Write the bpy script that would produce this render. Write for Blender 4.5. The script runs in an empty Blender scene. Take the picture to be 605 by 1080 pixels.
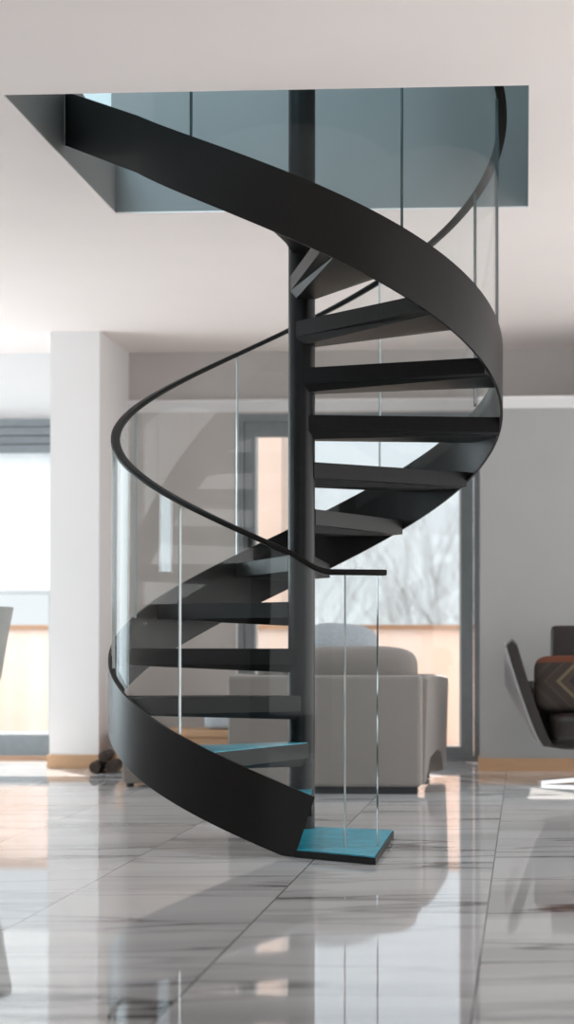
import bpy, bmesh, math, random
from math import sin, cos, pi, radians as rad
from mathutils import Vector, Matrix
random.seed(7)
S = bpy.context.scene
COL = S.collection

# ------------------------------------------------------------------ camera
F_PX, PX, PY = 1990.8, 427.4, 648.3
cam_d = bpy.data.cameras.new('camera'); cam = bpy.data.objects.new('camera', cam_d); COL.objects.link(cam)
cam.location = (0.8563, -7.2149, 0.7316)
cam.rotation_euler = (pi / 2 + 0.0158, 0, 0.0631)
cam_d.sensor_fit = 'VERTICAL'; cam_d.sensor_height = 36; cam_d.sensor_width = 36
cam_d.lens = F_PX / 1080 * 36
cam_d.shift_x = (302.5 - PX) / 1080
cam_d.shift_y = (PY - 540) / 1080
cam_d.clip_start = 0.05; cam_d.clip_end = 200
cam_d.dof.use_dof = True; cam_d.dof.focus_distance = 6.7; cam_d.dof.aperture_fstop = 2.8
S.camera = cam

# ------------------------------------------------------------------ view, world, sun, fill and window light
S.view_settings.view_transform = 'Standard'; S.view_settings.look = 'None'
S.view_settings.gamma = 1; S.view_settings.use_curve_mapping = False
S.view_settings.exposure = 0.0
S.cycles.max_bounces = 10; S.cycles.transparent_max_bounces = 40
S.cycles.diffuse_bounces = 5; S.cycles.glossy_bounces = 5
S.cycles.sample_clamp_indirect = 6
S.cycles.use_denoising = True
S.cycles.caustics_reflective = False; S.cycles.caustics_refractive = False

w = bpy.data.worlds.new('sky'); S.world = w; w.use_nodes = True
nt = w.node_tree; bg = nt.nodes['Background']
tc = nt.nodes.new('ShaderNodeTexCoord'); sx = nt.nodes.new('ShaderNodeSeparateXYZ')
rp = nt.nodes.new('ShaderNodeValToRGB')
rp.color_ramp.elements[0].position = 0.0; rp.color_ramp.elements[0].color = (0.80, 0.835, 0.85, 1)
rp.color_ramp.elements[1].position = 0.6; rp.color_ramp.elements[1].color = (0.55, 0.68, 0.82, 1)
nt.links.new(tc.outputs['Generated'], sx.inputs[0]); nt.links.new(sx.outputs['Z'], rp.inputs[0])
nt.links.new(rp.outputs[0], bg.inputs[0]); bg.inputs[1].default_value = 1.25

sd = bpy.data.lights.new('sun', 'SUN'); sun = bpy.data.objects.new('sun', sd); COL.objects.link(sun)
sd.energy = 20.0; sd.angle = rad(0.6); sd.color = (1, 0.91, 0.84)
el = rad(31); dirv = Vector((0.50 * cos(el), -0.866 * cos(el), -sin(el)))
sun.rotation_euler = dirv.to_track_quat('-Z', 'Y').to_euler(); sun.location = (-6, 14, 12)

def area(name, loc, target, sx_, sy_, power, color):
    d = bpy.data.lights.new(name, 'AREA'); o = bpy.data.objects.new(name, d); COL.objects.link(o)
    d.shape = 'RECTANGLE'; d.size = sx_; d.size_y = sy_; d.energy = power; d.color = color
    o.location = loc; o.rotation_euler = (Vector(target) - Vector(loc)).to_track_quat('-Z', 'Y').to_euler()
    return o
# fill lamps added on unseen sides; the slot stands for an inferred window
area('fill_front', (0.0, -9.55, 1.25), (0.0, 0, 1.6), 4.6, 2.1, 8, (1.0, 0.96, 0.93))
area('fill_left', (-4.35, 3.0, 1.2), (-1, 2.6, 1.4), 2.0, 2.1, 66, (0.76, 0.93, 1.0))
area('daylight_left_slot', (-4.35, -1.05, 1.45), (0, -1.05, 1.45), .7, .62, 20, (0.72, 0.90, 1.0))
area('fill_right', (3.55, 0, 1.2), (0.5, .2, 1.6), 7.0, 2.1, 112, (1.0, 0.97, 0.95))
# daylight of the skylight over the upper landing
area('skylight_daylight', (-1.25, -1.0, 4.5), (-0.1, 0.1, 2.3), 1.1, 1.1, 95, (0.58, 0.86, 1.0))

# ------------------------------------------------------------------ materials
def mat(name, base, rough=0.5, metal=0.0, spec=0.5, coat=0.0, noise=0.0, nscale=20.0, bump=0.0, bscale=200.0, sheen=0.0, coatr=0.1):
    m = bpy.data.materials.new(name); m.use_nodes = True; n = m.node_tree; b = n.nodes['Principled BSDF']
    b.inputs['Base Color'].default_value = (*base, 1); b.inputs['Roughness'].default_value = rough
    b.inputs['Metallic'].default_value = metal; b.inputs['Specular IOR Level'].default_value = spec
    b.inputs['Coat Weight'].default_value = coat; b.inputs['Coat Roughness'].default_value = coatr
    b.inputs['Sheen Weight'].default_value = sheen
    t = n.nodes.new('ShaderNodeTexCoord')
    if noise > 0:
        nz = n.nodes.new('ShaderNodeTexNoise'); nz.inputs['Scale'].default_value = nscale; nz.inputs['Detail'].default_value = 5
        n.links.new(t.outputs['Object'], nz.inputs['Vector'])
        r = n.nodes.new('ShaderNodeValToRGB')
        r.color_ramp.elements[0].position = .3; r.color_ramp.elements[1].position = .7
        r.color_ramp.elements[0].color = (*[c * (1 - noise) for c in base], 1)
        r.color_ramp.elements[1].color = (*[min(1, c * (1 + noise)) for c in base], 1)
        n.links.new(nz.outputs['Fac'], r.inputs[0]); n.links.new(r.outputs[0], b.inputs['Base Color'])
    if bump > 0:
        nb = n.nodes.new('ShaderNodeTexNoise'); nb.inputs['Scale'].default_value = bscale; nb.inputs['Detail'].default_value = 3
        n.links.new(t.outputs['Object'], nb.inputs['Vector'])
        bp = n.nodes.new('ShaderNodeBump'); bp.inputs['Strength'].default_value = bump; bp.inputs['Distance'].default_value = 0.004
        n.links.new(nb.outputs['Fac'], bp.inputs['Height']); n.links.new(bp.outputs[0], b.inputs['Normal'])
    return m

def glass_mat(name, tint=(1, 1, 1), refl=1.0, rough=0.0, anti=1.0):
    m = bpy.data.materials.new(name); m.use_nodes = True; n = m.node_tree
    for x in list(n.nodes): n.nodes.remove(x)
    out = n.nodes.new('ShaderNodeOutputMaterial'); mx = n.nodes.new('ShaderNodeMixShader')
    tr = n.nodes.new('ShaderNodeBsdfTransparent'); tr.inputs[0].default_value = (*tint, 1)
    gl = n.nodes.new('ShaderNodeBsdfGlossy'); gl.inputs['Roughness'].default_value = rough; gl.inputs[0].default_value = (refl, refl, refl, 1)
    fr = n.nodes.new('ShaderNodeFresnel'); fr.inputs[0].default_value = 1.5
    geo = n.nodes.new('ShaderNodeNewGeometry')
    # same IOR from both sides of the thin pane
    mi = n.nodes.new('ShaderNodeMix'); mi.data_type = 'FLOAT'; mi.inputs[2].default_value = 1.5; mi.inputs[3].default_value = 1 / 1.5
    n.links.new(geo.outputs['Backfacing'], mi.inputs[0]); n.links.new(mi.outputs[0], fr.inputs[0])
    am = n.nodes.new('ShaderNodeMath'); am.operation = 'MULTIPLY'; am.inputs[1].default_value = anti
    n.links.new(fr.outputs[0], am.inputs[0]); n.links.new(am.outputs[0], mx.inputs[0]); n.links.new(tr.outputs[0], mx.inputs[1]); n.links.new(gl.outputs[0], mx.inputs[2])
    n.links.new(mx.outputs[0], out.inputs[0])
    return m

M = {}
M['black'] = mat('black_powder_coat', (0.009, 0.008, 0.0075), 0.38, spec=0.22, noise=0.12, nscale=60)
M['column'] = mat('black_column_paint', (0.009, 0.009, 0.0095), 0.36, spec=0.22, noise=0.25, nscale=30)
M['tread'] = mat('black_tread_paint', (0.009, 0.009, 0.009), 0.42, spec=0.16, noise=0.15, nscale=40)
M['tread_top'] = mat('teal_sky_light_tread', (0.02, 0.34, 0.46), 0.3, spec=0.6, noise=0.35, nscale=18, bump=.2, bscale=60)  # bluish light from above on black steel, put into the base colour
M['rail'] = mat('black_handrail', (0.010, 0.009, 0.008), 0.45, spec=0.15)
M['glass'] = glass_mat('clear_guard_glass', (0.97, 0.98, 0.978), anti=0.30)
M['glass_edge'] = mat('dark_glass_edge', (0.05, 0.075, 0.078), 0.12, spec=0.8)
M['glass_edge_light'] = mat('glint_glass_edge', (0.42, 0.47, 0.48), 0.12, spec=0.9)  # paler copy of the same edge, specular glint put into its colour
M['pane'] = glass_mat('window_glass', (0.96, 0.975, 0.98))
M['ceiling'] = mat('white_ceiling_paint', (0.85, 0.775, 0.745), 0.9, noise=0.01, nscale=2)
M['white_wall'] = mat('white_wall_paint', (0.74, 0.725, 0.725), 0.85, noise=0.01, nscale=3)
M['grey_wall'] = mat('grey_wall_paint', (0.36, 0.365, 0.36), 0.85, noise=0.02, nscale=3)
M['mid_wall'] = mat('light_grey_wall_paint', (0.50, 0.47, 0.45), 0.85, noise=0.02, nscale=3)
M['lining'] = mat('grey_stairwell_paint', (0.225, 0.22, 0.215), 0.75, noise=0.02, nscale=3)
M['back_room'] = mat('dark_olive_wall_paint', (0.07, 0.07, 0.065), 0.85, noise=0.05)
M['upper'] = mat('upper_room_paint', (0.62, 0.64, 0.64), 0.85, noise=0.02, nscale=3)
M['frame'] = mat('anthracite_window_frame', (0.19, 0.21, 0.225), 0.4, spec=0.5, noise=0.06, nscale=20)
M['frame_edge'] = mat('pale_aluminium_edge', (0.55, 0.57, 0.58), 0.35, metal=0.4)
M['blind'] = mat('white_blind_fabric', (0.86, 0.87, 0.88), 0.9, noise=0.02, nscale=40)
_n = M['blind'].node_tree; _t = _n.nodes.new('ShaderNodeBsdfTranslucent'); _t.inputs[0].default_value = (.93, .94, .95, 1); _m = _n.nodes.new('ShaderNodeMixShader'); _m.inputs[0].default_value = .12
_n.links.new(_n.nodes['Principled BSDF'].outputs[0], _m.inputs[1]); _n.links.new(_t.outputs[0], _m.inputs[2]); _n.links.new(_m.outputs[0], _n.nodes['Material Output'].inputs[0])
M['sofa'] = mat('greige_sofa_fabric', (0.215, 0.19, 0.172), 0.92, noise=0.08, nscale=160, bump=.35, bscale=400, sheen=.25)
M['sofa_dark'] = mat('dark_plinth', (0.02, 0.02, 0.022), 0.5, noise=.1)
M['cushion_blue'] = mat('blue_grey_cushion_fabric', (0.42, 0.46, 0.50), 0.95, noise=0.10, nscale=80, sheen=.2)
M['leather'] = mat('dark_brown_leather', (0.014, 0.009, 0.0075), 0.42, spec=0.5, noise=0.2, nscale=25, bump=.15, bscale=150)
M['shell'] = mat('window_sheen_chair_shell', (0.24, 0.235, 0.24), 0.3, spec=0.5, noise=0.05)  # pale tone stands in for the window's reflection on the leather
M['metal'] = mat('brushed_aluminium', (0.75, 0.76, 0.77), 0.3, metal=0.9, noise=0.05, nscale=60)
M['white_plastic'] = mat('grey_white_moulded_plastic', (0.40, 0.43, 0.42), 0.4, noise=0.03)
M['dark_cloth'] = mat('dark_brown_cloth', (0.05, 0.035, 0.03), 0.9, noise=0.4, nscale=30, bump=.3, bscale=60)
M['bark'] = mat('grey_bark', (0.30, 0.28, 0.27), 0.9, noise=0.2, nscale=8)
M['balcony'] = mat('pale_balcony_paving', (0.36, 0.32, 0.29), 0.8, noise=0.05, nscale=4)
M['ground'] = mat('winter_ground', (0.18, 0.17, 0.13), 0.95, noise=0.3, nscale=1)
M['pink_wall'] = mat('pale_pink_render', (0.78, 0.62, 0.54), 0.9, noise=0.03, nscale=5)

def wood(name, c1, c2, scale=(1, 12, 12), rough=.5):
    m = mat(name, c1, rough); n = m.node_tree; b = n.nodes['Principled BSDF']
    t = n.nodes.new('ShaderNodeTexCoord'); mp = n.nodes.new('ShaderNodeMapping'); mp.inputs['Scale'].default_value = scale
    nz = n.nodes.new('ShaderNodeTexNoise'); nz.inputs['Scale'].default_value = 4; nz.inputs['Detail'].default_value = 6; nz.inputs['Distortion'].default_value = .6
    r = n.nodes.new('ShaderNodeValToRGB'); r.color_ramp.elements[0].color = (*c1, 1); r.color_ramp.elements[1].color = (*c2, 1)
    n.links.new(t.outputs['Object'], mp.inputs[0]); n.links.new(mp.outputs[0], nz.inputs[0]); n.links.new(nz.outputs['Fac'], r.inputs[0]); n.links.new(r.outputs[0], b.inputs['Base Color'])
    return m
M['oak'] = wood('warm_oak', (0.46, 0.27, 0.15), (0.58, 0.36, 0.21))
M['cap'] = wood('parapet_cap_wood', (0.42, 0.24, 0.14), (0.52, 0.32, 0.20))

def marble():
    m = bpy.data.materials.new('polished_marble_tiles'); m.use_nodes = True; n = m.node_tree; b = n.nodes['Principled BSDF']; L = n.links.new
    t = n.nodes.new('ShaderNodeTexCoord')
    sp = n.nodes.new('ShaderNodeSeparateXYZ'); L(t.outputs['Object'], sp.inputs[0])
    def math_(op, a, bb=None, c=None):
        x = n.nodes.new('ShaderNodeMath'); x.operation = op
        for i, v in enumerate((a, bb, c)):
            if v is None: continue
            if isinstance(v, (int, float)): x.inputs[i].default_value = v
            else: L(v, x.inputs[i])
        return x.outputs[0]
    TX, TY = 0.612, 1.22
    u = math_('DIVIDE', math_('SUBTRACT', sp.outputs['X'], 0.14), TX)
    iu = math_('FLOOR', u); fu = math_('FRACT', u)
    v = math_('ADD', math_('DIVIDE', math_('ADD', sp.outputs['Y'], 2.066), TY), math_('MULTIPLY', iu, 0.37))
    iv = math_('FLOOR', v); fv = math_('FRACT', v)
    def near(f, wdt):   # 1 inside the joint
        d = math_('MINIMUM', f, math_('SUBTRACT', 1.0, f)); return math_('LESS_THAN', d, wdt)
    joint = math_('MAXIMUM', near(fu, 0.0022 / TX), near(fv, 0.0022 / TY))
    # veins: every tile has its own cut of the stone
    cmb = n.nodes.new('ShaderNodeCombineXYZ')
    tid = math_('ADD', math_('MULTIPLY', iu, 3.71), math_('MULTIPLY', iv, 7.13))
    L(math_('ADD', math_('MULTIPLY', sp.outputs['X'], 0.42), math_('MULTIPLY', tid, 1.7)), cmb.inputs[0])
    L(math_('ADD', math_('ADD', math_('MULTIPLY', sp.outputs['Y'], 2.1), math_('MULTIPLY', sp.outputs['X'], -0.28)), tid), cmb.inputs[1])
    L(tid, cmb.inputs[2])
    nz = n.nodes.new('ShaderNodeTexNoise'); nz.inputs['Scale'].default_value = 1.5; nz.inputs['Detail'].default_value = 4; nz.inputs['Roughness'].default_value = .45; nz.inputs['Distortion'].default_value = .25
    L(cmb.outputs[0], nz.inputs['Vector'])
    a = math_('ABSOLUTE', math_('SUBTRACT', nz.outputs['Fac'], 0.5))
    r1 = n.nodes.new('ShaderNodeValToRGB'); e = r1.color_ramp.elements
    e[0].position = 0.0; e[0].color = (1, 1, 1, 1); e[1].position = 0.030; e[1].color = (0, 0, 0, 1); L(a, r1.inputs[0])
    nz2 = n.nodes.new('ShaderNodeTexNoise'); nz2.inputs['Scale'].default_value = 0.9; nz2.inputs['Detail'].default_value = 4; L(cmb.outputs[0], nz2.inputs['Vector'])
    r2 = n.nodes.new('ShaderNodeValToRGB'); r2.color_ramp.elements[0].position = .47; r2.color_ramp.elements[1].position = .66; L(nz2.outputs['Fac'], r2.inputs[0])
    vein = math_('MULTIPLY', r1.outputs[0], math_('ADD', math_('MULTIPLY', r2.outputs[0], 0.9), 0.35))
    cl = math_('MULTIPLY', r2.outputs[0], 0.32)
    amt = math_('MINIMUM', math_('ADD', math_('MULTIPLY', vein, 0.7), cl), 1.0)
    mx = n.nodes.new('ShaderNodeMix'); mx.data_type = 'RGBA'; mx.inputs[6].default_value = (0.72, 0.72, 0.725, 1); mx.inputs[7].default_value = (0.10, 0.095, 0.095, 1); L(amt, mx.inputs[0])
    m2 = n.nodes.new('ShaderNodeMix'); m2.data_type = 'RGBA'; m2.inputs[7].default_value = (0.16, 0.155, 0.15, 1); L(joint, m2.inputs[0]); L(mx.outputs[2], m2.inputs[6])
    L(m2.outputs[2], b.inputs['Base Color'])
    b.inputs['Roughness'].default_value = 0.035; b.inputs['IOR'].default_value = 2.9; b.inputs['Specular IOR Level'].default_value = 0.5
    return m
M['floor'] = marble()

def parapet_mat():
    m = bpy.data.materials.new('peach_translucent_balcony_screen'); m.use_nodes = True; n = m.node_tree; b = n.nodes['Principled BSDF']; L = n.links.new
    t = n.nodes.new('ShaderNodeTexCoord'); mp = n.nodes.new('ShaderNodeMapping'); mp.inputs['Scale'].default_value = (5, 1, .3)
    nz = n.nodes.new('ShaderNodeTexNoise'); nz.inputs['Scale'].default_value = 1; L(t.outputs['Object'], mp.inputs[0]); L(mp.outputs[0], nz.inputs[0])
    r = n.nodes.new('ShaderNodeValToRGB'); r.color_ramp.elements[0].position = .35; r.color_ramp.elements[1].position = .65
    r.color_ramp.elements[0].color = (0.96, 0.78, 0.68, 1); r.color_ramp.elements[1].color = (0.96, 0.87, 0.82, 1); L(nz.outputs['Fac'], r.inputs[0])
    L(r.outputs[0], b.inputs['Base Color']); b.inputs['Roughness'].default_value = .9
    tl = n.nodes.new('ShaderNodeBsdfTranslucent'); L(r.outputs[0], tl.inputs[0])
    mx = n.nodes.new('ShaderNodeMixShader'); mx.inputs[0].default_value = .2
    L(b.outputs[0], mx.inputs[1]); L(tl.outputs[0], mx.inputs[2]); L(mx.outputs[0], n.nodes['Material Output'].inputs[0])
    return m
M['parapet'] = parapet_mat()

def pillow_mat():
    m = mat('brown_knit_diamond_fabric', (0.10, 0.07, 0.055), .95, bump=.4, bscale=90); n = m.node_tree; b = n.nodes['Principled BSDF']; L = n.links.new
    t = n.nodes.new('ShaderNodeTexCoord'); mp = n.nodes.new('ShaderNodeMapping'); mp.inputs['Rotation'].default_value = (0, rad(45), 0)
    sp = n.nodes.new('ShaderNodeSeparateXYZ'); L(t.outputs['Object'], mp.inputs[0]); L(mp.outputs[0], sp.inputs[0])
    def mt(op, a, c=None):
        x = n.nodes.new('ShaderNodeMath'); x.operation = op
        for i, v in enumerate((a, c)):
            if v is None: continue
            if isinstance(v, (int, float)): x.inputs[i].default_value = v
            else: L(v, x.inputs[i])
        return x.outputs[0]
    d = mt('MAXIMUM', mt('ABSOLUTE', sp.outputs['X']), mt('ABSOLUTE', sp.outputs['Z']))
    r = n.nodes.new('ShaderNodeValToRGB'); r.color_ramp.interpolation = 'CONSTANT'; e = r.color_ramp.elements
    e[0].position = 0; e[0].color = (0.02, 0.018, 0.018, 1); e[1].position = .03; e[1].color = (0.045, 0.032, 0.025, 1)
    for p_, c_ in ((.06, (0.12, 0.09, 0.055)), (.075, (0.035, 0.025, 0.02)), (.11, (0.05, 0.036, 0.028)), (.125, (0.03, 0.022, 0.018)), (.16, (0.046, 0.033, 0.026)), (.18, (0.034, 0.025, 0.02))):
        x = e.new(p_); x.color = (*c_, 1)
    L(d, r.inputs[0])
    s2 = n.nodes.new('ShaderNodeSeparateXYZ'); L(t.outputs['Object'], s2.inputs[0])
    top = mt('GREATER_THAN', s2.outputs['Z'], 0.105)
    mx = n.nodes.new('ShaderNodeMix'); mx.data_type = 'RGBA'; L(top, mx.inputs[0]); L(r.outputs[0], mx.inputs[6]); mx.inputs[7].default_value = (0.11, 0.032, 0.014, 1)
    L(mx.outputs[2], b.inputs['Base Color'])
    return m
M['pillow'] = pillow_mat()

# ------------------------------------------------------------------ mesh helpers
def obj(name, bm, m, parent=None, smooth=False, loc=None):
    me = bpy.data.meshes.new(name)
    bmesh.ops.recalc_face_normals(bm, faces=bm.faces)
    bm.to_mesh(me); bm.free()
    for x in (m if isinstance(m, (list, tuple)) else [m]): me.materials.append(x)
    if smooth:
        for p in me.polygons: p.use_smooth = True
        me.set_sharp_from_angle(angle=rad(40))
    o = bpy.data.objects.new(name, me); COL.objects.link(o)
    if parent: o.parent = parent
    if loc: o.location = loc
    return o
def tag(o, label=None, cat=None, group=None, kind=None):
    if label: o['label'] = label
    if cat: o['category'] = cat
    if group: o['group'] = group
    if kind: o['kind'] = kind
    return o
def thing(name, label, cat, loc=(0, 0, 0), rz=0, group=None):
    o = bpy.data.objects.new(name, None); COL.objects.link(o); o.location = loc; o.rotation_euler = (0, 0, rz)
    o.empty_display_size = .1
    return tag(o, label, cat, group)
def box(bm, x0, x1, y0, y1, z0, z1, mi=0):
    v = [bm.verts.new(p) for p in ((x0, y0, z0), (x1, y0, z0), (x1, y1, z0), (x0, y1, z0), (x0, y0, z1), (x1, y0, z1), (x1, y1, z1), (x0, y1, z1))]
    for f in ((0, 3, 2, 1), (4, 5, 6, 7), (0, 1, 5, 4), (1, 2, 6, 5), (2, 3, 7, 6), (3, 0, 4, 7)):
        fc = bm.faces.new([v[i] for i in f]); fc.material_index = mi
    return v
def B(*a):
    bm = bmesh.new()
    for q in a: box(bm, *q)
    return bm
def bevel(bm, w_, seg=3):
    bmesh.ops.bevel(bm, geom=list(bm.edges), offset=w_, segments=seg, profile=.6, affect='EDGES')
    return bm
def loft(bm, rings, close=True, caps=True, mi=0):
    R_ = [[bm.verts.new(p) for p in r] for r in rings]; n = len(R_[0])
    for a, b in zip(R_, R_[1:]):
        for i in range(n if close else n - 1):
            f = bm.faces.new((a[i], a[(i + 1) % n], b[(i + 1) % n], b[i])); f.material_index = mi
    if caps and close:
        bm.faces.new(R_[0][::-1]); bm.faces.new(R_[-1])
    return R_
def cyl(bm, p0, p1, r0, r1=None, n=16):
    r1 = r0 if r1 is None else r1
    p0, p1 = Vector(p0), Vector(p1); d = (p1 - p0).normalized(); q = d.to_track_quat('Z', 'Y')
    rings = []
    for p, r in ((p0, r0), (p1, r1)):
        rings.append([p + q @ Vector((r * cos(2 * pi * i / n), r * sin(2 * pi * i / n), 0)) for i in range(n)])
    loft(bm, rings)
def puff(cx, cy, cz, sx_, sy_, sz_, e=4.0, nu=40, nv=24, pinch=0.0):
    """superellipsoid block: a stuffed cushion"""
    bm = bmesh.new()
    sg = lambda v, p: math.copysign(abs(v) ** p, v)
    rings = []
    for j in range(1, nv):
        ph = -pi / 2 + pi * j / nv; r = []
        for i in range(nu):
            th = 2 * pi * i / nu
            x = sg(cos(ph), 2 / e) * sg(cos(th), 2 / e); y = sg(cos(ph), 2 / e) * sg(sin(th), 2 / e); z = sg(sin(ph), 2 / e)
            k = 1 + pinch * (abs(x) ** 3) * (abs(z) ** 3)
            r.append((cx + sx_ * x * k, cy + sy_ * y * (1 - pinch * abs(x * z)), cz + sz_ * z * k))
        rings.append(r)
    loft(bm, rings)
    return bm

# ------------------------------------------------------------------ the setting
H = 2.59; OX0, OX1, OY0, OY1 = -0.903, 0.872, -0.956, 0.803
XL, XR, YF, YB = -4.4, 3.6, -9.6, 4.642
def struct(o, k='structure'): o['kind'] = k; return o
struct(obj('floor', B((XL - .2, XR + .2, YF - .2, YB + .02, -.06, 0)), M['floor']))
struct(obj('ceiling', B((XL, OX0, YF, YB, H, H + .006), (OX1, XR, YF, YB, H, H + .006), (OX0, OX1, YF, OY0, H, H + .006), (OX0, OX1, OY1, YB, H, H + .006)), M['ceiling']))
# upper slab lining (grey reveal) and the upper room
UF = 2.93; UZ = 5.4
li = B((OX0 - .02, OX0, OY0, OY1, H + .006, UF), (OX1, OX1 + .02, OY0, OY1, H + .006, UZ), (OX0 - .02, OX1 + .02, OY1, OY1 + .02, H + .006, UZ), (OX0 - .02, OX1 + .02, OY0 - .02, OY0, H + .006, UF))
struct(obj('stairwell_lining', li, M['lining']))
struct(obj('upper_floor', B((-3.2, OX0 - .02, -3.2, OY1 + .02, UF - .12, UF), (OX0 - .02, OX1 + .02, -3.2, OY0 - .02, UF - .12, UF)), M['oak']))
struct(obj('upper_wall', B((-3.25, -3.2, -3.2, OY1, UF, UZ), (-3.25, OX1, -3.25, -3.2, UF, UZ), (-3.25, OX0 - .02, OY1, OY1 + .05, UF, UZ), (OX1 + .0, OX1 + .05, -3.2, OY0, UF, UZ)), M['upper']))
struct(obj('upper_ceiling', B((-3.25, OX1 + .05, -3.25, OY1 + .05, UZ, UZ + .05)), M['upper']))

# back wall: holes for the left window and the sliding door
DX0, DX1, DZ1 = -0.955, 0.572, 2.195     # sliding door, outside of frame
WX0, WX1, WZ1 = -4.1, -2.105, 2.165       # left window
WT = .22
bw = B((XL, WX0, YB, YB + WT, 0, H), (WX0, WX1, YB, YB + WT, WZ1, H), (WX1, -1.66, YB, YB + WT, 0, H))
struct(obj('wall_back', bw, M['white_wall']))
bw = B((-1.66, DX0, YB, YB + WT, 0, H), (DX0, DX1, YB, YB + WT, DZ1, H), (DX1, XR, YB, YB + WT, 0, H))
struct(obj('wall_back_grey', bw, M['mid_wall']))
# low wall standing in front at the right, ending at the door
RY = 3.72
struct(obj('wall_right_front', B((0.60, XR, RY, YB, 0, 2.10)), M['grey_wall']))
# sloping white cornice, catching the light of the floor
def cornice(x0, x1, y, z0, z1, dpt):
    bm = bmesh.new(); loft(bm, [[(x, y, z0), (x, y - dpt, z0 + (z1 - z0) * .75), (x, y - dpt, z1), (x, y, z1)] for x in (x0, x1)]); return bm
struct(obj('trim_1', cornice(-1.655, 0.595, YB - .001, 2.206, 2.28, .05), M['white_wall']))
struct(obj('trim_2', cornice(0.595, XR, RY - .001, 2.10, 2.165, .05), M['white_wall']))
struct(obj('wall_pillar', B((-1.95, -1.656, 3.81, YB, 0, H)), M['white_wall']))
struct(obj('baseboard_pillar', B((-1.962, -1.644, 3.798, 3.81, 0, .08), (-1.656, -1.644, 3.81, YB, 0, .08), (-1.962, -1.95, 3.81, YB, 0, .08)), M['oak']))
struct(obj('baseboard_right', B((0.586, XR, RY - .014, RY, 0, .075), (0.586, .60, RY, YB, 0, .075)), M['oak']))
struct(obj('baseboard_back', B((-1.644, DX0 - .01, YB - .014, YB, 0, .08)), M['oak']))
# side walls with openings at the fill lamps, wall behind
def wall_x(name, x0, x1, ya, yb_, y0=YF, y1=YB):
    return struct(obj(name, B((x0, x1, y0, ya, 0, H), (x0, x1, yb_, y1, 0, H), (x0, x1, ya, yb_, 2.28, H), (x0, x1, ya, yb_, 0, .1)), M['white_wall']))
struct(obj('wall_left', B((XL - .2, XL, YF, -1.42, 0, H), (XL - .2, XL, -1.42, -.68, 0, 1.13), (XL - .2, XL, -1.42, -.68, 1.77, H), (XL - .2, XL, -.68, 1.95, 0, H), (XL - .2, XL, 1.95, 4.05, 2.28, H), (XL - .2, XL, 1.95, 4.05, 0, .1), (XL - .2, XL, 4.05, YB + WT, 0, H)), M['white_wall']))
wall_x('wall_right', XR, XR + .2, -3.55, 3.55, y1=YB + WT)
struct(obj('wall_front', B((XL - .2, -2.35, YF - .2, YF, 0, H), (2.35, XR + .2, YF - .2, YF, 0, H), (-2.35, 2.35, YF - .2, YF, 2.33, H), (-2.35, 2.35, YF - .2, YF, 0, .15)), M['back_room']))

# sliding door (window_1)
w1 = bpy.data.objects.new('window_1', None); COL.objects.link(w1); w1.location = (0, 0, 0); struct(w1)
fy0, fy1 = YB + .0, YB + .10
fr = B((DX0, DX0 + .035, fy0, fy1, 0, DZ1), (DX1 - .035, DX1, fy0, fy1, 0, DZ1), (DX0 + .035, DX1 - .035, fy0, fy1, DZ1 - .05, DZ1), (DX0 + .035, DX1 - .035, fy0, fy1, 0, .03))
obj('frame', fr, M['frame'], w1)
sa, sb = fy0 + .015, fy0 + .075
sash = B((DX0 + .04, DX0 + .105, sa, sb, .03, DZ1 - .05), (DX1 - .115, DX1 - .04, sa, sb, .03, DZ1 - .05), (DX0 + .105, DX1 - .115, sa, sb, DZ1 - .145, DZ1 - .05), (DX0 + .105, DX1 - .115, sa, sb, .03, .085))
obj('sash', sash, M['frame'], w1)
ed = B((DX0 + .105, DX0 + .117, sa - .004, sb, .085, DZ1 - .145), (DX1 - .127, DX1 - .115, sa - .004, sb, .085, DZ1 - .145), (DX0 + .117, DX1 - .127, sa - .004, sb, .085, .095))
obj('glazing_bead', ed, M['frame_edge'], w1)
obj('glass', B((DX0 + .117, DX1 - .127, sa + .025, sa + .035, .095, DZ1 - .145)), M['pane'], w1)
hb = bmesh.new(); box(hb, DX0 + .062, DX0 + .088, sa - .012, sa, 1.28, 1.44); box(hb, DX0 + .066, DX0 + .084, sa - .05, sa - .035, 1.30, 1.42); box(hb, DX0 + .066, DX0 + .084, sa - .04, sa - .01, 1.30, 1.32); box(hb, DX0 + .066, DX0 + .084, sa - .04, sa - .01, 1.40, 1.42)
obj('door_handle', hb, M['black'], w1)
obj('jamb_edge', B((DX0 - .012, DX0, YB - .012, YB, 0, DZ1)), M['white_wall'], w1)

# left window (window_2)
w2 = bpy.data.objects.new('window_2', None); COL.objects.link(w2); struct(w2)
fr = B((WX0, WX0 + .06, fy0, fy1, 0, WZ1), (WX1 - .05, WX1, fy0, fy1, 0, WZ1), (WX0 + .06, WX1 - .05, fy0, fy1, .025, .155), (WX0 + .06, WX1 - .05, fy0, fy1, 1.95, WZ1))
obj('frame', fr, M['frame'], w2)
obj('frame_edge', B((WX1 - .066, WX1 - .05, fy0 - .004, fy1 - .01, .155, 1.95), (WX0 + .06, WX1 - .066, fy0 - .004, fy1 - .01, .155, .168)), M['frame_edge'], w2)
obj('glass', B((WX0 + .06, WX1 - .066, fy0 + .05, fy0 + .06, .168, 1.95)), M['pane'], w2)
obj('window_sill', B((WX0, WX1, YB - .02, YB + .0, 0, .022)), M['cap'], w2)
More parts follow.
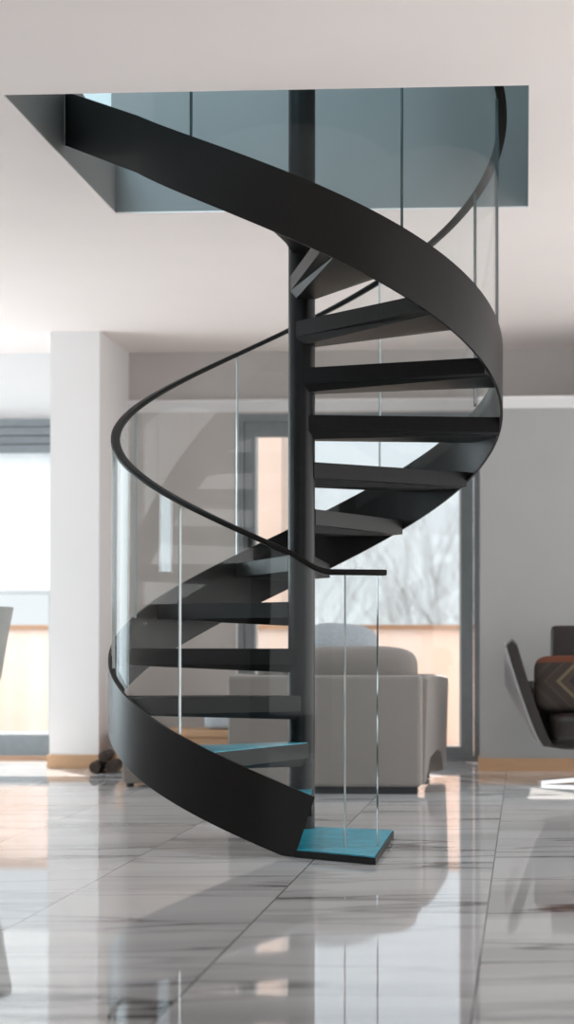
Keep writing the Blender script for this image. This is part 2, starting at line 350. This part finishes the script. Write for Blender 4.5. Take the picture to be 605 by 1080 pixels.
# roller blind
rb = thing('roller_blind', 'white roller blind half lowered in a slatted grey housing over the left window', 'blind', (-3.1, YB - .03, 1.95))
hs = bmesh.new()
for k in range(4): box(hs, -.98, .99, -.045 + .008 * (k % 2), .028, .0 + .055 * k, .05 + .055 * k)
obj('housing', hs, M['frame'], rb)
obj('fabric', B((-.93, .96, .010, .013, -.89, 0.0)), M['blind'], rb)
obj('bottom_bar', B((-.93, .96, .003, .020, -.905, -.88)), M['frame_edge'], rb)

# outside: balcony, parapet, ground
struct(obj('balcony_floor', B((-6.5, 6, YB + WT, 6.5, -.2, -.03)), M['balcony']))
struct(obj('balcony_parapet', B((-6.5, 6, 6.2, 6.26, -.03, .84)), M['parapet']))
struct(obj('parapet_cap', B((-6.5, 6, 6.16, 6.30, .84, .872)), M['cap']))
struct(obj('balcony_pier', B((-1.35, -0.90, 6.35, 6.9, -4.5, 3.4)), M['pink_wall']))
struct(obj('ground_outside', B((-60, 60, 6.95, 120, -4.6, -4.5)), M['ground']))

# ------------------------------------------------------------------ spiral staircase
RS = 0.7473; CX, CY = 0.0202, -0.0013
QR = (1.022, .368, .0369, -.0307, -.0082, .0147); QT = (.2545, .3352, -.0046, .0348, -.0438, .006); QB = (-.0034, .3381, .0202, .0312, -.0359, .0051)
def zcurve(q, th):
    t = rad(th); u = (th - 170) / 200
    return q[0] + q[1] * t + q[2] * (u * u - .3) + q[3] * (u ** 3 - .6 * u) + q[4] * sin(t) + q[5] * cos(t)
def P(r, th, z, cx=CX, cy=CY): t = rad(th); return Vector((cx - r * sin(t), cy - r * cos(t), z))
stair = thing('spiral_staircase', 'black steel spiral staircase with round centre column, open treads and curved glass guard', 'staircase', (0, 0, 0))

# column
bm = bmesh.new(); cyl(bm, (0, 0, 0), (0, 0, 3.75), .0515, n=40)
obj('column', bm, M['column'], stair, True)

# stringer: one helical band, straight at the top where it meets the slab
ri, ro = RS - .004, RS + .006
rings = []
def band(th, zt, zb, thb=None):
    thb = th if thb is None else thb
    return [P(ri, thb, zb), P(ro, thb, zb), P(ro, th, zt), P(ri, th, zt)]
rings.append(band(-8.8, zcurve(QT, -8.8), 0.002, -3.6))
rings.append(band(-6.0, zcurve(QT, -6.0), 0.002, -2.6))
rings.append(band(-3.0, zcurve(QT, -3.0), 0.004, -1.2))
th = 0.0; TH_END = 408.0
while th <= TH_END:
    zb = zcurve(QB, th); rings.append(band(th, zcurve(QT, th), max(zb, .004))); th += 2.0
last = rings[-1]; tdir = Vector((-cos(rad(TH_END)), sin(rad(TH_END)), 0))
L_ = (last[1].x - (OX0 + .0)) / -tdir.x - .004
zrb = 2.645 - last[0].z
for k in range(1, 7):
    f = k / 6; rings.append([p + tdir * L_ * f + Vector((0, 0, zrb * f)) for p in last])
bm = bmesh.new(); loft(bm, rings)
obj('stringer', bm, M['black'], stair, True)

# treads
TH = [-8, 19, 52, 86, 119, 150, 179, 206, 233, 261, 290, 319, 350, 374]
RISE = .179
def tread(i, t0, width=31.0, dep=.092):
    z = RISE * (i + 1) - (.075 if i == 13 else 0); ri_ = .046; r1 = RS - .004
    def outline(a0, a1, rin, n=8, dn=.045, inset=0.0):
        pts = []
        # straight nosing and rear edges, set off to both sides of the column
        for s, a in ((-1, a0), (1, a1)):
            t = rad(a); rd = Vector((-sin(t), -cos(t), 0)); tg = Vector((-cos(t), sin(t), 0))
            pts.append((Vector((0, 0, 0)) + rd * .03 + tg * (s * (dn - inset))))
        arc = [P(r1, a0 + (a1 - a0) * k / n, 0) for k in range(n + 1)]
        return [pts[0]] + arc + [pts[1]]
    up = outline(t0, t0 + width, .05); lo = outline(t0 + 4.5, t0 + width - 4.5, .05, inset=.016)
    bm = bmesh.new()
    fd = min(.060, dep * .7)
    low = [p + Vector((0, 0, z - (dep + (fd + .004 - dep) * min(1, max(0, (p.length - .06) / .62))))) for p in lo]
    loft(bm, [low, [p + Vector((0, 0, z - fd)) for p in up], [p + Vector((0, 0, z - .003)) for p in up]])
    tr_ = obj('tread', bm, M['tread'], stair)
    # thin walking surface; the lowest ones carry blue sky light as teal colour
    ins = outline(t0 + .6, t0 + width - .6, .05, inset=.004)
    bm = bmesh.new(); loft(bm, [[p + Vector((0, 0, zz)) for p in ins] for zz in (z - .003, z)])
    obj('tread_top_layer', bm, M['tread_top'] if i < 2 else M['tread'], tr_)
for i, t0 in enumerate(TH): tread(i, t0, {0: 24, 6: 27, 7: 28, 12: 21, 13: 14}.get(i, 31), .055 if i == 0 else .092)

# base plate on the floor
pl = [(0.07, -.215), (0.075, -.74), (0.20, -.86), (0.366, -.985), (0.36, -.06), (0.0, .08), (-.05, -.02), (-.02, -.12)]
pl = [(-.045, -.06), (0.066, -.755), (0.362, -.965), (0.36, -.055), (0.04, .06), (-.03, .06)]
bm = bmesh.new(); loft(bm, [[Vector((x, y, z)) for x, y in pl] for z in (0.001, .024)])
bp_ = obj('base_plate', bm, M['black'], stair)
cxp = sum(p[0] for p in pl) / len(pl); cyp = sum(p[1] for p in pl) / len(pl)
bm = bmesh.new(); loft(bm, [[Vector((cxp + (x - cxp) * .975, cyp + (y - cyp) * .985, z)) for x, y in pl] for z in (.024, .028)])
tag(obj('tread_top_layer', bm, M['tread_top'], bp_), 'top layer of the bottom plate with blue sky light painted in as teal')

# handrail
RR = .7404; RCX, RCY = .0315, .0063
rings = []
def rprof(c, out):
    w_, h_ = .018, .0105; r = []
    for k in range(12):
        a = 2 * pi * k / 12 + pi / 12; sg = lambda v: math.copysign(abs(v) ** .5, v)
        r.append(c + out * (w_ * sg(cos(a))) + Vector((0, 0, h_ * sg(sin(a)))))
    return r
zend = zcurve(QR, -9) - .002
rings = []
th = -27.2
while th <= 402:
    t = rad(th); c = P(RR, th, 0, RCX, RCY)
    if th < -14: z = zend - .020
    elif th < -2:
        f = (th + 14) / 12; f = f * f * (3 - 2 * f); z = (zend - .020) * (1 - f) + zcurve(QR, th) * f
    else: z = zcurve(QR, th)
    c.z = z; out = Vector((-sin(t), -cos(t), 0)); rings.append(rprof(c, out)); th += 1.5
# lower end runs straight towards the first glass edge
end = Vector((0.366, -.70, zend - .020))
bm = bmesh.new(); loft(bm, rings); obj('handrail', bm, M['rail'], stair, True)
def rail_z(th):
    if th < -14: return zend - .020
    if th < -2:
        f = (th + 14) / 12; f = f * f * (3 - 2 * f); return (zend - .020) * (1 - f) + zcurve(QR, th) * f
    return zcurve(QR, th)

# glass panels
def glass_panel(a0, a1, dark0, dark1):
    gap = .05; a0 += gap; a1 -= gap; n = max(3, int(abs(a1 - a0) / 2.5)); r0, r1 = RS - .016, RS - .006
    bm = bmesh.new(); rings = []
    for k in range(n + 1):
        th = a0 + (a1 - a0) * k / n
        zt = rail_z(th) - .008
        zb = (.030 if th < -9.5 else max(zcurve(QT, th) - .06, .03))
        rings.append([P(r0, th, zb), P(r1, th, zb), P(r1, th, zt), P(r0, th, zt)])
    loft(bm, rings, caps=False)
    g = obj('glass_panel', bm, M['glass'], stair, True)
    for th, dk in ((a0, dark0), (a1, dark1)):
        if dk is None: continue
        s = 1 if th == a0 else -1
        zt = rail_z(th) - .009; zb = (.030 if th < -9.5 else max(zcurve(QT, th) - .0, .03))
        bm = bmesh.new(); dth = .13 * s
        loft(bm, [[P(r0 - .0005, q, zb), P(r1 + .0005, q, zb), P(r1 + .0005, q, zt), P(r0 - .0005, q, zt)] for q in (th - .02 * s, th + dth)])
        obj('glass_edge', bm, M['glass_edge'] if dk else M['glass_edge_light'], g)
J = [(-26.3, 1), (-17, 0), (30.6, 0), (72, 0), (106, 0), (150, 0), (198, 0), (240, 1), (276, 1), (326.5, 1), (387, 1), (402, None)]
for (a, d0), (b, d1) in zip(J, J[1:]):
    if a in (-17,): glass_panel(a, -9.6, d0, None); glass_panel(-9.4, b, None, d1)
    else: glass_panel(a, b, d0, d1)

# ------------------------------------------------------------------ sofa (seen from behind)
sofa = thing('sofa', 'beige-grey fabric sofa seen from behind, standing in front of the glass door', 'sofa', (-.125, 1.99, 0))
W2 = .475; DP = 1.28
bm = B((-W2, W2, 0, .20, .035, .578)); bevel(bm, .022, 4); obj('back_panel', bm, M['sofa'], sofa, True)
# arm: leaning slab with an arched lower edge
def arm(sgn):
    prof = [(.17, .035), (.26, .035), (.32, .07), (.42, .15), (.75, .175), (.98, .15), (1.08, .09), (1.12, .04), (DP, .04), (DP, .52), (DP - .03, .555), (.9, .57), (.4, .582), (.19, .572), (.17, .565)]
    bm = bmesh.new(); rings = []
    for k, (xo, dy) in enumerate(((0, 0), (.012, 0), (.088, 0), (.10, 0))):
        ins = .012 if k in (0, 3) else 0
        cz, cyy = .3, DP / 2
        rings.append([Vector((sgn * (W2 - .10 + xo + (.03 * (p[1] - .1) if k >= 2 else 0) + (.07 * p[0] / DP)), cyy + (p[0] - cyy) * (1 - ins * 1.2), cz + (p[1] - cz) * (1 - ins * 3))) for p in prof])
    loft(bm, rings); return bm
obj('arm', arm(1), M['sofa'], sofa, True); obj('arm', arm(-1), M['sofa'], sofa, True)
bm = B((-W2 + .11, W2 - .11, .20, DP - .06, .06, .28)); bevel(bm, .02); obj('seat_base', bm, M['sofa'], sofa, True)
obj('seat_cushion', puff(0, .74, .36, W2 - .11, .50, .09, 6), M['sofa'], sofa, True)
for cx_, wx, hz in ((.115, .325, .135), (-.29, .075, .05)):
    c_ = obj('back_cushion', puff(cx_, .33, .59, wx, .15, hz, 3.6, pinch=.05), M['sofa'], sofa, True)
for ya in (.02, DP - .12): obj('plinth', B((-W2 + .02, W2 - .02, ya, ya + .08, .0, .037)), M['sofa_dark'], sofa)
p1 = obj('scatter_cushion', puff(0, 0, 0, .19, .07, .13, 3, pinch=.12), M['cushion_blue'], None, True)
p1.location = (-.10, 2.60, .715); p1.rotation_euler = (rad(-24), rad(4), rad(6)); tag(p1, 'blue-grey scatter cushion leaning on the sofa back, showing above it', 'cushion')

# low ottoman at the left of the sofa
ot = thing('ottoman', 'low beige-grey ottoman with dark feet left of the sofa, half behind the stair', 'ottoman', (-.93, 2.66, 0))
bm = B((-.275, .27, -.30, .30, .02, .19)); bevel(bm, .02); obj('seat', bm, M['sofa'], ot, True)
for sx_ in (-.24, .235):
    for sy_ in (-.26, .26):
        bm = bmesh.new(); cyl(bm, (sx_, sy_, 0), (sx_, sy_, .03), .02, n=12); obj('foot', bm, M['sofa_dark'], ot)
# low oak bench by the wall
bn = thing('low_bench', 'low oak bench by the wall behind the lower treads', 'bench', (-1.02, 3.95, 0))
bm = B((-.52, .36, -.2, .2, .19, .23)); bevel(bm, .004, 1); obj('top', bm, M['oak'], bn)
obj('side_panel', B((-.52, -.49, -.19, .19, 0, .19)), M['oak'], bn); obj('side_panel', B((.33, .36, -.19, .19, 0, .19)), M['oak'], bn)
obj('front_panel', B((-.49, .33, -.18, -.16, .01, .19)), M['oak'], bn)
fc = obj('folded_blanket', puff(0, 0, 0, .17, .15, .06, 6), M['cushion_blue'], None, True); fc.location = (-.86, 3.93, .29)
tag(fc, 'folded grey blanket lying on the low oak bench', 'blanket')
# dark rolled bundle
bd = thing('rolled_mat', 'dark brown rolled mat lying on the floor beside the white pillar', 'mat', (-1.585, 3.50, 0), rad(4))
for (x_, z_, r_, l_) in ((0, .035, .035, .30), (.09, .036, .036, .28), (.045, .095, .033, .24)):
    bm = bmesh.new()
    rings = []
    for k in range(9):
        yy = -l_ / 2 + l_ * k / 8
        rings.append([Vector((x_ + (r_ * (1 - .12 * abs(k - 4) / 4) + .002 * sin(5 * a + k)) * cos(a), yy, z_ + (r_ * (1 - .06 * abs(k - 4) / 4) + .0015 * sin(4 * a + 2 * k)) * sin(a))) for a in [2 * pi * q / 16 for q in range(16)]])
    loft(bm, rings)
    obj('roll', bm, M['dark_cloth'], bd, True)

# ------------------------------------------------------------------ armchair at the right
AX, AY = 1.29, 2.85
ch = thing('lounge_armchair', 'dark brown leather swivel armchair with splayed arms against the grey wall', 'armchair', (AX, AY, 0))
def shell(off, m, name):
    """U-shaped bucket: left arm, back, right arm; lofted from bottom to top"""
    bm = bmesh.new(); nu, nv = 48, 14
    def pt(u, v, o):
        # u 0..1 round the U, v 0..1 upwards
        hwb, hwt = .345, .535
        flare = v ** .8
        hw = hwb + (hwt - hwb) * flare + o
        db = .27 + .13 * flare + o
        front = -.30 - .02 * flare
        a = (u - .5) * 2          # -1 left front .. 1 right front
        q_ = min(1, max(0, (abs(a) - .66) / .24)); rise = .30 + .25 * q_ * q_ * (3 - 2 * q_)
        z = .205 + rise * v - (.03 * max(0, abs(a) - .8) / .2) * v
        # plan path: straight arm, round corner, straight back
        s = abs(a)
        if s > .45:
            f = (s - .45) / .55; x = hw; y = db - .22 - f * (db - .22 - front)
        elif s > .22:
            f = (s - .22) / .23; an = f * pi / 2; x = hw - .22 + .22 * sin(an); y = db - .22 + .22 * cos(an)
        else:
            f = s / .22; x = (hw - .22) * f; y = db
        return Vector((math.copysign(x, a), y, z))
    outer = [[pt(i / nu, j / nv, off[1]) for j in range(nv + 1)] for i in range(nu + 1)]
    inner = [[pt(i / nu, j / nv, off[0]) for j in range(nv + 1)] for i in range(nu + 1)]
    rings = []
    for i in range(nu + 1):
        top = (outer[i][-1] + inner[i][-1]) / 2 + Vector((0, 0, .5 * abs(off[1] - off[0])))
        q = outer[i] + [top] + inner[i][::-1]
        rings.append(q)
    loft(bm, rings)
    return obj(name, bm, m, ch, True)
shell((-.060, -.008), M['leather'], 'upholstery')
shell((-.006, .006), M['shell'], 'outer_shell')
bm = bmesh.new(); rings = []
for z, k in ((.185, .72), (.198, .94), (.215, 1.0), (.24, 1.0)):
    rings.append([Vector((math.copysign(abs(cos(a)) ** .45, cos(a)) * .345 * k, math.copysign(abs(sin(a)) ** .45, sin(a)) * .29 * k - .015, z)) for a in [2 * pi * q / 40 for q in range(40)]])
loft(bm, rings); obj('seat_pan', bm, M['leather'], ch, True)
obj('seat_cushion', puff(0, -.06, .30, .305, .30, .075, 6), M['leather'], ch, True)
bm = B((-.30, .30, .14, .28, .30, .835)); 
for v in bm.verts:
    if v.co.z > .6: v.co.y += .06; v.co.x *= .98
bevel(bm, .035, 4); obj('backrest', bm, M['leather'], ch, True)
bm = bmesh.new(); cyl(bm, (0, 0, .03), (0, 0, .20), .03, n=20); obj('pedestal', bm, M['metal'], ch, True)
for k in range(4):
    a = rad(200 + 90 * k); bm = bmesh.new(); d = Vector((cos(a), sin(a), 0)); nrm = Vector((-sin(a), cos(a), 0))
    rings = [[d * r + nrm * w_ + Vector((0, 0, z0)), d * r - nrm * w_ + Vector((0, 0, z0)), d * r - nrm * w_ + Vector((0, 0, z1)), d * r + nrm * w_ + Vector((0, 0, z1))] for r, w_, z0, z1 in ((0.0, .03, .012, .045), (.2, .028, .008, .030), (.38, .024, .0, .018))]
    loft(bm, rings); obj('foot', bm, M['metal'], ch)
pw = obj('throw_pillow', puff(0, 0, 0, .22, .07, .15, 5, pinch=.06), M['pillow'], None, True)
pw.location = (1.125, 2.77, .52); pw.rotation_euler = (rad(-16), 0, rad(3)); tag(pw, 'brown diamond-patterned pillow with rust top edge on the leather armchair', 'pillow')

# ------------------------------------------------------------------ moulded chair at the left edge
mc = thing('side_chair', 'pale grey moulded chair at the left edge, only its backrest showing', 'chair', (-1.86, 1.5, 0))
bm = bmesh.new(); rings = []
for z, x, hw in ((.44, .16, .20), (.50, .215, .215), (.58, .243, .22), (.70, .262, .22), (.82, .283, .21), (.885, .296, .19), (.908, .300, .165)):
    r = []
    for k in range(9):
        y = -hw + 2 * hw * k / 8; r.append(Vector((x - .05 * (y / .22) ** 2 + .008, y, z)))
    r += [Vector((p.x - .016, p.y, p.z)) for p in r[::-1]]
    rings.append(r)
loft(bm, rings); obj('backrest', bm, M['white_plastic'], mc, True)
bm = B((-.23, .19, -.21, .21, .425, .447)); bevel(bm, .01); obj('seat', bm, M['white_plastic'], mc, True)
for sx_ in (-1, 1):
    for sy_ in (-1, 1):
        bm = bmesh.new(); cyl(bm, (.14 * sx_ - .02, .15 * sy_, .43), (.17 * sx_ - .02, .20 * sy_, 0), .014, .010, n=10); obj('leg', bm, M['oak'], mc)

# ------------------------------------------------------------------ bare trees beyond the balcony
def tree(x, y, h, seed, label, spread=.55):
    rnd = random.Random(seed); verts, faces = [], []
    def tube(p, q, r0, r1):
        d = (q - p).normalized(); qt = d.to_track_quat('Z', 'Y'); b = len(verts)
        for c, r in ((p, r0), (q, r1)):
            for k in range(4): verts.append(c + qt @ Vector((r * cos(k * pi / 2), r * sin(k * pi / 2), 0)))
        for k in range(4): faces.append((b + k, b + (k + 1) % 4, b + 4 + (k + 1) % 4, b + 4 + k))
    def grow(p, d, ln, r, lv):
        segs = 3; 
        for s in range(segs):
            d = (d + Vector((rnd.uniform(-.14, .14), rnd.uniform(-.14, .14), .05))).normalized()
            q = p + d * ln / segs; tube(p, q, r, r * .85); p = q; r *= .82
            if lv > 0 and s > 0:
                for _ in range(2):
                    a = rnd.uniform(0, 2 * pi); sd_ = Vector((cos(a), sin(a), rnd.uniform(.2, .9))).normalized()
                    grow(p, (d * .6 + sd_ * spread).normalized(), ln * rnd.uniform(.58, .75), r * .6, lv - 1)
        if lv > 0: grow(p, d, ln * .7, r * .8, lv - 1)
    grow(Vector((0, 0, 0)), Vector((0, 0, 1)), h * .42, h * .011, 5)
    me = bpy.data.meshes.new('bare_tree'); me.from_pydata([tuple(v) for v in verts], [], faces); me.materials.append(M['bark'])
    o = bpy.data.objects.new('bare_tree', me); COL.objects.link(o); o.location = (x, y, -4.5)
    tag(o, label, 'tree', 'bare winter trees beyond the balcony'); return o
tree(-2.6, 24, 6.7, 3, 'bare grey tree beyond the parapet, seen just left of the free glass edge')
tree(-0.6, 31, 7.6, 11, 'bare grey tree beyond the parapet, seen right of the glass panel end')
tree(1.1, 25, 6.9, 5, 'bare grey tree beyond the parapet, nearest the right door jamb')
